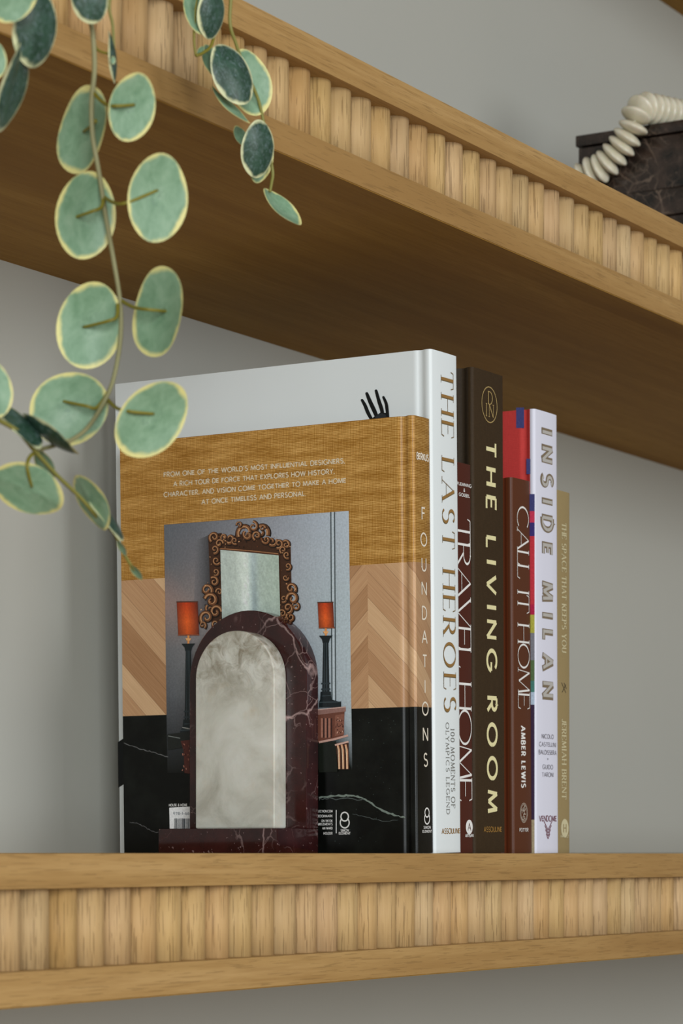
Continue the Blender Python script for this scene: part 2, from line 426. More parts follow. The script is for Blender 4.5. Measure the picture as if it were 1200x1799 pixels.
# ---- materials of the covers
def cloth(name, rgb, rough=0.6, amt=0.25):
    t = NT(name, rough); c = lin(rgb); t.b.inputs['Specular IOR Level'].default_value = 0.2
    a = t.noise(t.coords('Object', (1500, 1500, 220)), 1, 2); b = t.noise(t.coords('Object', (220, 220, 1500)), 1, 2)
    h = t.math('ADD', a, b); k = t.math('MULTIPLY', t.math('SUBTRACT', h, 0.7, clamp=True), amt*2)
    t.color(t.mix(k, tuple(v*(1-amt) for v in c), tuple(min(1, v*(1+amt*1.4)+0.004) for v in c))); t.bump(h, 0.3, 0.0003)
    return t.m
M['white_cover'] = plain('white_cover', (230, 236, 237), 0.38)
M['dark_cloth'] = cloth('dark_brown_cloth', (62, 50, 36), 0.65)
M['dark_spine'] = cloth('brown_spine_cloth', (62, 46, 26), 0.6)
M['travel_brown'] = plain('travel_brown', (76, 34, 22), 0.4, Specular_IOR_Level=0.25)
M['call_brown'] = plain('call_brown', (88, 48, 27), 0.4, Specular_IOR_Level=0.25)
M['call_edge'] = plain('call_edge', (112, 56, 32), 0.35, Specular_IOR_Level=0.3)
M['milan_white'] = plain('milan_white', (222, 222, 236), 0.5)
M['milan_red'] = cloth('red_cloth', (218, 70, 66), 0.7, 0.18)
M['olive'] = cloth('olive_tan_cloth', (160, 140, 98), 0.6, 0.12)

# ---- photo-printed cover: woven gold band, chevron wood band, black marble band
ZB1, ZB2 = 0.1888, 0.0950                      # band limits in metres above the shelf
def foundations_material():
    t = NT('printed_cover', 0.28); t.b.inputs['Specular IOR Level'].default_value = 0.20
    tc = t.n('ShaderNodeTexCoord'); sp = t.n('ShaderNodeSeparateXYZ'); t.l(tc.outputs['UV'], sp.inputs[0])
    u, v = sp.outputs[0], sp.outputs[1]
    # woven cloth print
    n1 = t.noise(t.coords('UV', (130, 700, 1)), 1, 2); n2 = t.noise(t.coords('UV', (600, 110, 1)), 1, 2); big = t.noise(t.coords('UV', (30, 160, 1)), 1, 3)
    sh = t.math('SINE', t.math('MULTIPLY', t.math('ADD', v, t.math('MULTIPLY', n1, 0.0010)), 2*PI/0.00100)); sw = t.math('SINE', t.math('MULTIPLY', t.math('ADD', u, t.math('MULTIPLY', n2, 0.0008)), 2*PI/0.00115))
    k = t.math('ADD', 0.5, t.math('ADD', t.math('MULTIPLY', sh, t.math('MULTIPLY', n1, 0.42)), t.math('MULTIPLY', sw, t.math('MULTIPLY', n2, 0.26))))
    k = t.math('ADD', k, t.math('MULTIPLY', t.math('SUBTRACT', big, 0.5), 0.7))
    weave = t.ramp(k, [(0.22, lin((142, 94, 26))), (0.5, lin((180, 129, 56))), (0.8, lin((226, 180, 108)))])
    # chevron oak print
    cw = 0.100
    q = t.math('DIVIDE', t.math('ADD', u, 0.1025 - 0.1), cw); ci = t.math('FLOOR', q); par = t.math('ABSOLUTE', t.math('MODULO', ci, 2.0))
    fr = t.math('SUBTRACT', q, ci)
    sgn = t.math('SUBTRACT', 1.0, t.math('MULTIPLY', par, 2.0))
    tri = t.math('MULTIPLY', t.math('MULTIPLY', t.math('SUBTRACT', fr, 0.5), cw), sgn)
    lvl = t.math('ADD', t.math('DIVIDE', t.math('ADD', v, tri), 0.0168), t.math('MULTIPLY', par, 0.5))
    li = t.math('FLOOR', lvl); lf = t.math('SUBTRACT', lvl, li)
    wn = t.n('ShaderNodeTexWhiteNoise', noise_dimensions='2D'); cb = t.n('ShaderNodeCombineXYZ'); t.l(ci, cb.inputs[0]); t.l(li, cb.inputs[1]); t.l(cb.outputs[0], wn.inputs['Vector'])
    cg = t.n('ShaderNodeCombineXYZ'); t.l(t.math('MULTIPLY', u, 45.0), cg.inputs[0]); t.l(t.math('MULTIPLY', lvl, 14.0), cg.inputs[1])
    grain = t.noise(cg.outputs[0], 1.0, 4, 0.6)
    wood = t.ramp(t.math('MULTIPLY_ADD', grain, 0.55, t.math('MULTIPLY', wn.outputs['Value'], 0.55)), [(0.2, lin((168, 124, 86))), (0.5, lin((196, 152, 112))), (0.85, lin((222, 184, 142)))])
    seam = t.math('GREATER_THAN', t.math('ABSOLUTE', t.math('SUBTRACT', lf, 0.5)), 0.485)
    wood = t.mix(t.math('MULTIPLY', seam, 0.5), wood, lin((120, 84, 56)))
    # black marble print
    dirt = t.noise(t.coords('UV', (30, 30, 1)), 1, 6, 0.65)
    blk = t.ramp(dirt, [(0.45, lin((10, 11, 9))), (0.8, lin((30, 33, 29)))])
    c = t.mix(t.math('GREATER_THAN', v, ZB2), blk, wood); c = t.mix(t.math('GREATER_THAN', v, ZB1), c, weave)
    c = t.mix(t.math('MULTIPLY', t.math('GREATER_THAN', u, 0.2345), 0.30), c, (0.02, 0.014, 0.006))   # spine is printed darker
    t.color(c); return t.m
M['printed'] = foundations_material()

# ---- the seven books, standing along +X, spines towards the room
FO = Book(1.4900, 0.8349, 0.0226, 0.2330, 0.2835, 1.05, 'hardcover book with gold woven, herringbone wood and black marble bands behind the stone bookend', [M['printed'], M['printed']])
WH = Book(1.5132, 0.8345, 0.0366, 0.2535, 0.3300, 1.05, 'tall white hardcover book with gold serif title on its spine', [M['white_cover'], M['white_cover']], g1=0.0125)
TR = Book(1.5520, 0.8395, 0.0246, 0.2050, 0.2620, 0.80, 'dark reddish brown book with large white serif title, beside the white book', [M['travel_brown'], M['travel_brown']])
LR = Book(1.5785, 0.8397, 0.0452, 0.2520, 0.3295, 0.55, 'tall dark brown cloth book with wide cream title and oval monogram', [M['dark_cloth'], M['dark_spine']], g1=0.014, groove=0.0025)
CI = Book(1.6375, 0.8403, 0.0290, 0.2080, 0.2620, 0.75, 'chocolate brown book with thin white serif title, shorter than the books around it', [M['call_edge'], M['call_brown']])
MI = Book(1.6685, 0.8388, 0.0368, 0.2480, 0.3142, 0.45, 'red cloth book with a white spine and grey block letter title', [M['milan_red'], M['milan_white']])
SP = Book(1.7066, 0.8450, 0.0300, 0.2150, 0.2630, 0.0, 'short olive tan book with pale lettering, next to the white-spined red book', [M['olive'], M['olive']])

GOLD = ink((150, 112, 58), 0.4); CREAM = ink((232, 222, 170)); WHT = ink((236, 234, 230)); GREY = ink((120, 118, 112)); PALE = ink((206, 196, 158))
# white book
WH.down('title_word_edge', 'THE LAST HEROES', 654, 1249, 0.355, 0.815, ink((112, 96, 66)), 0.00018, thick=0.135, thin=0.024, serif=0.15, track=0.42)
WH.down('title_word', 'THE LAST HEROES', 653, 1248, 0.36, 0.81, GOLD, 0.0003, thick=0.115, thin=0.010, serif=0.14, track=0.42)
WH.down('subtitle_word', '100 MOMENTS OF', 1280, 1419, 0.60, 0.74, GREY, thick=0.13, thin=0.07, serif=0.12, track=0.40)
WH.down('subtitle_word', 'OLYMPICS LEGEND', 1270, 1430, 0.415, 0.535, GREY, thick=0.13, thin=0.07, serif=0.12, track=0.40)
WH.across('publisher_name', 'ASSOULINE', 1460, 0.0034, 0.68, GOLD, 0.58, thick=0.17, track=0.22)
# dark brown cloth book
LR.down('title_word', 'THE LIVING ROOM', 777, 1425, 0.40, 0.70, CREAM, thick=0.21, thin=0.18, track=0.62)
zc = LR.zs(711)
em = ellipse_ring(0.51*LR.T, zc, 0.0112, 0.0121, 0.0007)
for ch, x, z, c in (('D', 0.475, 722-22, .0085), ('I', .40, 722, .0085), ('N', .50, 722, .0085)):
    q, _ = text_polys(ch, c, thick=.10, thin=.06, serif=.10, xs=.95); zz = LR.zs(z+10); em += [[(x*LR.T+a, zz+b) for a, b in p] for p in q]
LR.put('monogram', em, ink((176, 150, 96)), 's')
LR.across('publisher_name', 'ASSOULINE', 1457, 0.0034, 0.58, ink((158, 116, 52)), 0.56, thick=0.17, track=0.22)
# reddish brown book
TR.down('title_word', 'TRAVEL HOME', 914, 1404, 0.10, 0.86, WHT, thick=0.085, thin=0.035, serif=0.09, track=0.06)
for tx, y, f in (('FLEMMING', 851.5, 0.80), ('&', 861, 0.08), ('GOEBEL', 870, 0.62)):
    TR.across('author_name', tx, y, 0.0021, f, WHT, 0.54, thick=0.2, track=0.25)
zz = TR.zs(1453)
TR.put('publisher_mark', ellipse_fill(0.70*TR.T, zz, 0.0049, 0.0049), WHT, 's')
q, _ = text_polys('A', 0.0050, thick=.14, thin=.08); TR.put('publisher_letter', [[(0.70*TR.T-.0021+a, zz-.0024+b) for a, b in p] for p in q], M['travel_brown'], 's', 0.0004)
TR.across('publisher_name', 'ARTISAN', 1468, 0.0020, 0.46, WHT, 0.70, thick=0.2, track=0.2)
# chocolate book
CI.down('title_word', 'CALL IT HOME', 891, 1243, 0.24, 0.84, WHT, thick=0.075, thin=0.03, serif=0.09, track=0.10)
CI.down('author_name', 'AMBER LEWIS', 1276, 1383, 0.38, 0.60, WHT, thick=0.17, track=0.42)
zz = CI.zs(1428); em = ellipse_ring(.50*CI.T, zz, .0056, .0068, .0004) + ellipse_ring(.50*CI.T, zz, .0046, .0058, .0004)
rr = random.Random(3)
for k in range(13):
    em += ellipse_ring(.50*CI.T + rr.uniform(-.0028, .0028), zz + rr.uniform(-.0038, .0038), rr.uniform(.0008, .0018), rr.uniform(.0008, .0018), .00045, 12, rr.uniform(0, 180), rr.uniform(200, 360))
CI.put('publisher_mark', em, ink((190, 176, 160)), 's')
CI.across('publisher_name', 'POTTER', 1458, 0.0024, 0.46, WHT, 0.50, thick=0.16, track=0.3)
# white-spined red book
MI.down('title_word_edge', 'INSIDE MILAN', 757, 1224, 0.285, 0.745, ink((126, 110, 88)), 0.00018, thick=0.27, track=0.95)
MI.down('title_word', 'INSIDE MILAN', 758.5, 1222, 0.31, 0.725, ink((184, 180, 174)), 0.0003, thick=0.15, track=0.95)
for tx, y, f in (('NICOLO', 1294, .50), ('CASTELLINI', 1308, .72), ('BALDISSERA', 1322, .76), ('+', 1333, .05), ('GUIDO', 1347.5, .44), ('TARONI', 1361, .48)):
    MI.across('author_name', tx, y, 0.0030, f, ink((120, 116, 122)), 0.50, thick=0.15, track=0.25)
MI.across('publisher_name', 'VENDOME', 1438, 0.0040, 0.74, ink((112, 42, 58)), 0.50, thick=0.15, track=0.22)
zz = MI.zs(1459); em = []
for k in range(4):
    h = 0.0021*k - .0030; wdt = .0065*(0.45+0.18*k)
    for sg in (-1, 1): em += stroke_poly([(.5*MI.T, zz+h-.0030), (.5*MI.T+sg*wdt, zz+h+wdt*.75-.0015)], lambda i, dx, dy: .00075)
MI.put('publisher_mark', em, ink((112, 42, 58)), 's')
# olive book
SP.down('title_word', 'THE SPACE THAT KEEPS YOU', 919, 1145, 0.50, 0.74, PALE, thick=0.13, thin=0.07, serif=0.10, track=0.34)
SP.down('author_name', 'JEREMIAH BRENT', 1264, 1403, 0.50, 0.74, PALE, thick=0.13, thin=0.07, serif=0.10, track=0.34)
zz = SP.zs(1209); x0 = .62*SP.T; em = []
for sg in (-1, 1):
    em += stroke_poly([(x0-sg*.003, zz-.003), (x0+sg*.003, zz+.003)], lambda i, dx, dy: .0006)
    em += stroke_poly([(x0+.002*sg-.002, zz+.004), (x0+.002*sg+.002, zz)], lambda i, dx, dy: .0006)
SP.put('ornament', em, ink((62, 54, 40)), 's')
zz = SP.zs(1455); SP.put('publisher_mark', ellipse_fill(.66*SP.T, zz, .0062, .0068), PALE, 's')
q, _ = text_polys('H', .006, thick=.18, thin=.12); SP.put('publisher_letter', [[(.66*SP.T-.0021+a, zz-.003+b) for a, b in p] for p in q], M['olive'], 's', .0004)
SP.across('publisher_name', 'HARVEST', 1469, .002, .44, PALE, .66, thick=.2, track=.2)

# ---- flat prints in full colour
def color_print(book, name, items, face='b', off0=0.00012, spread=0.0003):
    """items: (polygon in photo pixels, sRGB or list of sRGB per corner), later ones on top"""
    V = []; Fc = []; C = []
    for k, (poly, col) in enumerate(items):
        o = off0 + spread*k/len(items); b = len(V)
        for i, (px, py) in enumerate(poly):
            a = book.board(px, py) if face == 'b' else book.spine(px, py)
            V.append((-o, *a) if face == 'b' else (a[0], -0.0003-o, a[1]))
            C.append(tuple(min(.9, v*1.5) for v in (lin(col[i]) if isinstance(col, list) else lin(col))))
        Fc.append(tuple(range(b, b+len(poly))))
    ob = mesh_obj(name, V, Fc, M['color_print'], book.e)
    at = ob.data.color_attributes.new('Col', 'FLOAT_COLOR', 'POINT')
    for i, c in enumerate(C): at.data[i].color = (*c, 1)
    return ob
t = NT('colour_print', 0.34); t.b.inputs['Specular IOR Level'].default_value = 0.25
va = t.n('ShaderNodeVertexColor', layer_name='Col'); nz = t.noise(t.coords('Object'), 700, 3, 0.6)
t.color(t.mix(0.30, va.outputs[0], t.mix(1.0, va.outputs[0], t.ramp(nz, [(0.25, (0.45,)*3), (0.75, (1.5,)*3)]), 'MULTIPLY'))); M['color_print'] = t.m

# white book: dark figure print (raised hand, a limb crossing the fore edge)
def px_stroke(pts, w, col):
    return [(q, col) for q in stroke_poly(pts, w if callable(w) else (lambda i, dx, dy: w))]
hz = lambda x, y: (620 + x/8.571, 660 + y/8.571)
K = (14, 16, 17); K2 = (34, 38, 42); it = []
for pts, w in (([(140,370),(185,450),(230,560),(285,660)], 6.0), ([(212,270),(265,400),(330,540),(370,640)], 6.8),
               ([(353,228),(395,380),(440,520),(455,640)], 6.2), ([(464,325),(505,420),(520,520),(535,660)], 5.4)):
    P = [tuple(hz(*p)) for p in pts]; P = [(p.x, p.y) for p in smooth_path([(a, b, 0) for a, b in P], 5)]
    it += px_stroke(P, lambda i, dx, dy, w=w, n=len(P): w*(0.78+0.30*math.sin(PI*min(1, i/(n-1)*0.9))), K)
    cx, cy = P[0]; it.append(([(cx+w*.39*math.cos(2*PI*k/12), cy+w*.39*math.sin(2*PI*k/12)) for k in range(12)], K))
it.append(([hz(*p) for p in ((250,660),(300,640),(345,600),(395,575),(430,545),(470,560),(520,560),(552,640),(560,760),(280,760))], K))
it.append(([hz(*p) for p in ((345,612),(400,580),(440,565),(500,590),(520,640),(340,650))], K2))
color_print(WH, 'printed_hand', it)
color_print(WH, 'printed_limb', [([(207,1304),(222,1294),(240,1288),(240,1365),(222,1375),(208,1384)], K)])

# red book: coloured patches of the cover picture
NAVY = (64, 66, 112)
for k, p in enumerate(([(907,716),(921,716),(921,752),(907,752)], [(925,806),(932,806),(932,833),(925,833)])): color_print(MI, 'printed_patch', [(p, NAVY)])
it = []
for y0, y1, c in ((868,898,NAVY),(898,918,(190,58,84)),(918,942,(60,52,110)),(942,1062,(186,56,66)),(1062,1080,(170,40,70)),(1080,1112,(168,164,70)),(1112,1160,(120,120,128)),(1160,1196,(84,106,70)),(1196,1216,(70,120,110)),(1216,1238,(170,186,214)),(1238,1440,(58,44,66)),(1440,1499,(160,146,118))):
    it.append(([(915,y0),(939.5,y0),(939.5,y1),(915,y1)], c))
color_print(MI, 'cover_print', it)

# banded book: blurb, photograph, barcode, marble veins, imprint
for tx, a, b in (("FROM ONE OF THE WORLD'S MOST INFLUENTIAL DESIGNERS,", (288.5, 838), (606, 813.5)), ('A RICH TOUR DE FORCE THAT EXPLORES HOW HISTORY,', (305.5, 854.3), (588, 832)),
                 ('CHARACTER, AND VISION COME TOGETHER TO MAKE A HOME', (288.5, 873.2), (608, 848)), ('AT ONCE TIMELESS AND PERSONAL.', (354.8, 886), (538, 871))):
    p0 = FO.board(*a); p1 = FO.board(*b); L = p0[0]-p1[0]; q, _ = text_polys(tx, 0.0031, L, thick=0.20, track=0.24)
    FO.put('blurb_line', [[(p0[0]-x, p0[1]+(p1[1]-p0[1])*x/L+y) for x, y in p] for p in q], ink((228, 214, 186)), 'b')
for ch, y in zip('FOUNDATIONS', (902, 948, 992, 1034, 1077, 1119, 1161, 1206, 1245, 1290, 1335)):
    w = G[ch][0]*0.0080; q, _ = text_polys(ch, 0.0082, thick=0.13, xs=.98); z = FO.zs(y)-0.0041
    FO.put('spine_letter', [[(FO.T/2-w/2+a, z+b) for a, b in p] for p in q], ink((232, 222, 204)), 's')
FO.across('author_name', 'BERKUS', 803, 0.0042, 0.68, ink((240, 230, 212)), 0.48, thick=0.18, track=0.26)
def rings(cx, cz, r, w): return ellipse_ring(cx, cz+r*.55, r*.8, r*.8, w) + ellipse_ring(cx, cz-r*.55, r*.95, r*.95, w, 36, -235, 55)
FO.put('publisher_mark', rings(.55*FO.T, FO.zs(1433), .0036, .0009), WHT, 's')
for tx, y, f in (('SIMON', 1453.5, .40), ('ELEMENT', 1460.5, .54)): FO.across('publisher_name', tx, y, .0017, f, WHT, .55, thick=.18, track=.3)
y_, z_ = FO.board(606, 1440); FO.put('publisher_mark', [[(2*y_-a, b) for a, b in q] for q in rings(y_, z_, .0036, .0009)], WHT, 'b')
def small(tx, px, py, capmm, L, mat=WHT, right=True, name='small_print', **kw):
    y0, z0 = FO.board(px, py); q, _ = text_polys(tx, capmm, L, **({'thick': .18, 'track': .25} | kw))
    sh = L if right else 0.0
    return FO.put(name, [[(y0 + sh - a, z0+b) for a, b in p] for p in q], mat, 'b')
small('SIMON', 613, 1461, .0016, .0060); small('ELEMENT', 616, 1466, .0016, .0088)
for tx, y, L in (('COLLECTION.COM', 1427, .0150), ('BOOKMARK', 1435.5, .0115), ('ON TIKTOK', 1444, .0085), ('@ELEMENTS', 1449.8, .0110), ('AN WARD', 1457, .0078), ('HOLDER', 1466, .0068)):
    small(tx, 584.5, y, .0015, L)
color_print(FO, 'divider_line', [([(590.2,1423),(591.6,1423),(591.6,1464),(590.2,1464)], (200,200,198))])
it = [([(297.5,1419),(342,1416.5),(342,1461),(298.5,1461)], (206,210,214))]
x = 307.0; rr = random.Random(5)
while x < 341:
    w = rr.choice((.8, 1.2, 1.8, 2.4)); it.append(([(x,1438),(x+w,1438),(x+w,1461),(x,1461)], (44,48,54))); x += w + rr.choice((.7, .9, 1.3))
small('HOUSE & HOME', 297.5, 1416.5, .0016, .0150, right=False); 
small('978-1-668', 305, 1431.5, .0018, .0150, ink((110, 116, 124)), right=False)
color_print(FO, 'barcode_label', it)
VE = (104, 114, 106); VE2 = (70, 76, 74)
def vein(pts, w, col, seed, jit=1.0):
    r = random.Random(seed); P = [(p.x + r.uniform(-jit, jit)*.5, p.y + r.uniform(-jit, jit)) for p in smooth_path([(a, b, 0) for a, b in pts], 7)]
    return px_stroke(P, lambda i, dx, dy: w*r.uniform(.45, 1.25), col)
it = vein([(561,1401),(600,1398),(625,1399),(648,1408),(665,1420),(690,1431),(712,1436)], 3.4, VE, 1) + vein([(561,1404),(590,1403),(640,1405)], 1.4, VE2, 2, 2)
it += vein([(620,1430),(650,1437),(672,1442),(700,1441)], .9, VE2, 3)
color_print(FO, 'printed_vein', it)
it = vein([(218,1306),(245,1315),(270,1322),(296,1330)], 1.6, (86,86,86), 4)
color_print(FO, 'printed_vein', it)
it = vein([(228,1444),(245,1448),(262,1457),(279,1463)], 1.3, (78,78,78), 5)
color_print(FO, 'printed_vein', it); it = []
rr = random.Random(9)
for k in range(60):
    a, b = rr.uniform(566, 700), rr.uniform(1260, 1490); r = rr.uniform(.4, 1.0); it.append(([(a-r, b), (a, b-r), (a+r, b), (a, b+r)], (52,60,56)))
color_print(FO, 'printed_speck', it)

# the photograph on the banded cover
it = []
gx = [288.5, 350, 420, 500, 560, 613]; gy = [(922,897.5), (985,970), (1060,1050), (1140,1135), (1220,1215), (1290,1272), (1358,1352)]
gc = [[(88,92,98),(96,98,104),(112,114,120),(134,138,146),(150,158,168),(160,170,180)],
      [(92,94,98),(104,102,106),(120,120,126),(140,144,152),(152,160,168),(160,170,178)],
      [(132,112,106),(122,112,110),(130,128,130),(142,146,152),(150,160,166),(158,170,176)],
      [(96,96,98),(112,110,112),(128,126,128),(140,144,150),(150,160,166),(160,172,178)],
      [(78,80,84),(98,100,102),(120,120,122),(136,140,146),(146,156,162),(158,170,176)],
      [(46,48,50),(58,58,60),(70,70,70),(60,60,60),(36,38,36),(150,160,166)],
      [(12,13,12),(12,13,12),(14,14,13),(16,17,14),(20,22,18),(18,20,17)]]
def gp(i, j): 
    f = (gx[i]-288.5)/(613-288.5); x = gx[i] + (6 if True else 0)*((j)/6.0)*(1 if i in (0, 5) else .5); return (x, gy[j][0] + (gy[j][1]-gy[j][0])*f)
for j in range(6):
    for i in range(5): it.append(([gp(i, j), gp(i, j+1), gp(i+1, j+1), gp(i+1, j)], [gc[j][i], gc[j+1][i], gc[j+1][i+1], gc[j][i+1]]))
n0 = len(it)
for x in (581.5, 588.0): it += px_stroke([(x, 899.5), (x+2.2, 1242)], 1.9, (48,56,58))
it += px_stroke([(584.8, 899.5), (587, 1242)], 2.2, (168,178,184))
# soft shadow printed beside the mirror
it += [([(344,950),(372,938),(372,1092),(340,1100)], [(100,100,104),(50,48,50),(50,48,50),(112,104,104)])]
# mirror frame
BR, BR2, HI, DK = (58,36,24), (98,62,38), (164,122,86), (26,18,14)
it.append(([(372,944),(388,950),(420,938),(470,946),(494,952),(511,952),(514,1092),(490,1092),(490,976),(390,966),(391,1094),(372,1094)], BR))
it.append(([(366,940),(390,936),(390,1092),(372,1096)], BR)); it.append(([(490,972),(511,958),(510,1030),(498,1092),(490,1092)], BR))
rr = random.Random(11)
def spiral(cx, cy, r, turns, d, a0, w, col):
    n = 22; P = []
    for i in range(n+1):
        f = i/n; a = a0 + d*2*PI*turns*f; q = r*(1-.82*f); P.append((cx+q*math.cos(a)*.92, cy+q*math.sin(a)))
    return px_stroke(P, lambda i, dx, dy: w*(1-.5*i/n), col)
def leafy(cx, cy, r, d, a0):
    o = spiral(cx+.8, cy+1, r*1.08, 1.25, d, a0, r*.62, DK); o += spiral(cx, cy, r, 1.2, d, a0, r*.46, BR2); o += spiral(cx-.5, cy-.5, r*.92, 1.1, d, a0, r*.16, HI); return o
for a in ((431,936,15,1,2.6),(459,934,14,-1,.5),(445,925,9,1,-1.6),(404,946,11,-1,3.6),(394,944,8,1,1),(478,951,10,1,-.4),(490,955,9,-1,2),(503,957,8,1,4),(377,944,10,1,2.2),(421,922,6,1,3),(462,928,6,-1,0),(436,940,9,-1,4),(452,941,9,1,2),(413,950,7,1,1),(468,948,8,-1,3),(386,955,8,-1,0),(498,966,7,1,2),(370,1070,9,-1,4),(386,1040,7,1,3),(499,1052,7,-1,2),(497,1078,7,1,4),
          (378,965,8,-1,1.8),(381,985,8,1,.5),(380,1005,7,-1,2),(377,1022,9,1,4),(364,1037,12,-1,1.2),(372,1055,13,1,3.4),(380,1075,12,-1,0),(364,1085,13,1,2.2),(357,1098,7,-1,1),(380,1096,9,1,.2),
          (505,975,7,1,1),(507,995,7,-1,2),(503,1015,6,1,0),(512,1034,10,-1,.6),(515,1052,12,1,3),(507,1068,10,-1,1.6),(521,1066,7,1,5),(512,1084,9,-1,3.8),(505,1088,6,1,1)):
    it += leafy(*a)
for k in range(110):
    if k < 50: a, b = rr.uniform(370, 512), rr.uniform(926, 964)
    elif k < 80: a, b = rr.uniform(352, 389), rr.uniform(965, 1098)
    else: a, b = rr.uniform(493, 522), rr.uniform(965, 1092)
    if (a < 415 and b < 936) or (a > 475 and b < 944) or (b < 1020 and (a < 369 or a > 512)) or (395 < a < 490 and b > 966): continue
    r = rr.uniform(1.2, 3.4); it += px_stroke([(a, b), (a+rr.uniform(-r, r), b+rr.uniform(-r, r)*1.4)], rr.uniform(.7, 1.7), rr.choice((HI, DK, BR2, (198,150,108), (120,70,40))))
it += px_stroke([(386,966),(392,964.5),(440,969),(492,975)], 4.5, (70,42,26)); it += px_stroke([(388,964),(440,967.5),(490,973)], 1.2, (150,104,70))
# glass: strips of old silvering
rr = random.Random(21); n, m = 24, 16; gl = {}
for k in range(n+1):
    f = k/n
    for j in range(m+1):
        g = j/m
        L = 176 - 10*f + 34*math.exp(-((f-.42)/.13)**2) - 40*math.exp(-((f-.56)/.05)**2)*(.35+.65*g) - 22*max(0, g-.7)*(f < .35)/.3 + rr.uniform(-7, 7)
        gl[k, j] = (int(L-14+4*(f<.5)), int(L), int(L-6-6*f + 10*math.exp(-((f-.56)/.07)**2)))
def gpt(k, j): f, g = k/n, j/m; tp = 966+10*f; return (388.5+102.5*f+3*g, tp+(1089-tp)*g)
for k in range(n):
    for j in range(m): it.append(([gpt(k, j), gpt(k, j+1), gpt(k+1, j+1), gpt(k+1, j)], [gl[k, j], gl[k, j+1], gl[k+1, j+1], gl[k+1, j]]))
# lamps
def lamp(x0, x1, y0, y1, cx, plate_y, bx0, bx1, by):
    o = []; n = 14; w = x1-x0
    for k in range(n):
        f0, f1 = k/n, (k+1)/n; e = lambda f: max(0.0, 1-abs(f-.45)/.55)**.7
        c = lambda f, b: tuple(int(a + (bb-a)*e(f)) for a, bb in zip((88,38,26), (206,(64,88)[b],(24,34)[b])))
        lo = lambda f, b: tuple(int(v*.86) for v in c(f, b))
        P = lambda f, y: (x0+w*f+(y-y0)*.045, y)
        ym = (y0+y1)/2+6
        o.append(([P(f0,y0),P(f0,ym),P(f1,ym),P(f1,y0)], [lo(f0,0),c(f0,1),c(f1,1),lo(f1,0)]))
        o.append(([P(f0,ym),P(f0,y1),P(f1,y1),P(f1,ym)], [c(f0,1),lo(f0,1),lo(f1,1),c(f1,1)]))
    o += px_stroke([(x0-.5,y0+.7),(x1+.5,y0+.3)], 2.2, (74,44,34)) + px_stroke([(x0+2.2,y1-.6),(x1+2.8,y1-1)], 2.0, (122,66,44))
    o += px_stroke([(cx,y1),(cx,plate_y)], lambda i, dx, dy: 3.4, (196,128,72)); o.append(([(cx-5,y1+5),(cx+5,y1+5),(cx+3,y1+9),(cx-3,y1+9)], (214,150,96)))
    BK = (24,30,32); BK2 = (54,64,68)
    o.append(([(cx-12,plate_y-2),(cx+12,plate_y-2.5),(cx+7,plate_y+4),(cx+5,plate_y+11),(cx-5,plate_y+11),(cx-7,plate_y+4)], BK))
    o.append(([(cx-4.6,plate_y+10),(cx+4.6,plate_y+10),(cx+6.4,by-26),(cx-6.4,by-26)], BK))
    o += px_stroke([(cx+1,plate_y+10),(cx+1.6,by-26)], 1.6, BK2) + px_stroke([(cx-2.4,plate_y+10),(cx-3,by-26)], .9, BK2)
    for yy in (by-42, by-32): o += px_stroke([(cx-8,yy),(cx+8,yy-.4)], 2.6, (40,48,52))
    o.append(([(cx-9,by-28),(cx+9,by-28),(cx+10,by-14),(bx1,by-9),(bx1,by),(bx0,by),(bx0,by-9),(cx-10,by-14)], BK))
    o += px_stroke([(bx0,by-9),(bx1,by-10)], 1.4, BK2); o += px_stroke([(cx-7,by-20),(cx+9,by-21)], 1.2, BK2)
    return o
it += lamp(312, 349, 1057, 1116.5, 332.5, 1133, 318, 352, 1292); it += lamp(559.6, 586.8, 1058, 1104, 574, 1119, 562, 601, 1243)
# ledges
it.append(([(560,1246),(609,1241),(609,1250),(560,1256)], (128,96,88))); it += px_stroke([(560,1247),(609,1242)], 1.6, (178,150,140))
it.append(([(560,1256),(607,1250),(605,1296),(560,1304)], (96,58,46)))
for x in (567, 573.5, 580): it += px_stroke([(x,1262),(x,1296)], 3.2, (150,104,88)); 
for x in (570.5, 577, 584): it += px_stroke([(x,1262),(x,1296)], 2.2, (44,26,22))
it.append(([(590,1257),(606,1254),(606,1290),(590,1293)], (118,76,62)))
rr = random.Random(4)
for k in range(26): a, b = rr.uniform(592, 604), rr.uniform(1260, 1287); it += px_stroke([(a, b), (a+rr.uniform(-2, 2), b+rr.uniform(1, 4))], 1.3, rr.choice(((52,28,24),(190,150,130),(60,34,28))))
it += px_stroke([(562,1304),(588,1299),(613,1292)], 3.6, (176,140,128))
it.append(([(561,1306),(592,1302),(594,1356),(562,1357)], (22,25,20)))
it.append(([(591,1306),(614,1302),(615,1351.5),(596,1352)], (60,36,26)))
for x in (594.5, 601.5, 608.5): it += px_stroke([(x,1308),(x+2.5,1318),(x+3,1351)], 3.2, (196,146,112)); it += px_stroke([(x+.5,1312),(x+3,1351)], .8, (224,190,160))
it += px_stroke([(590,1309),(614,1303)], 3.0, (186,152,138))
it.append(([(296,1290),(340,1284),(340,1310),(297,1318)], (26,28,26))); it += px_stroke([(297,1293),(318,1297)], 1.6, (92,96,94)); it += px_stroke([(322,1278),(338,1281)], 1.8, (130,130,126))
it.append(([(319,1302),(340,1299),(340,1360),(326,1358),(324,1318)], (70,34,28)))
for k in range(20): a, b = rr.uniform(322, 338), rr.uniform(1304, 1354); it += px_stroke([(a, b), (a+rr.uniform(-2, 2), b+rr.uniform(1, 4))], 1.4, rr.choice(((126,78,62),(44,20,18),(150,100,84))))
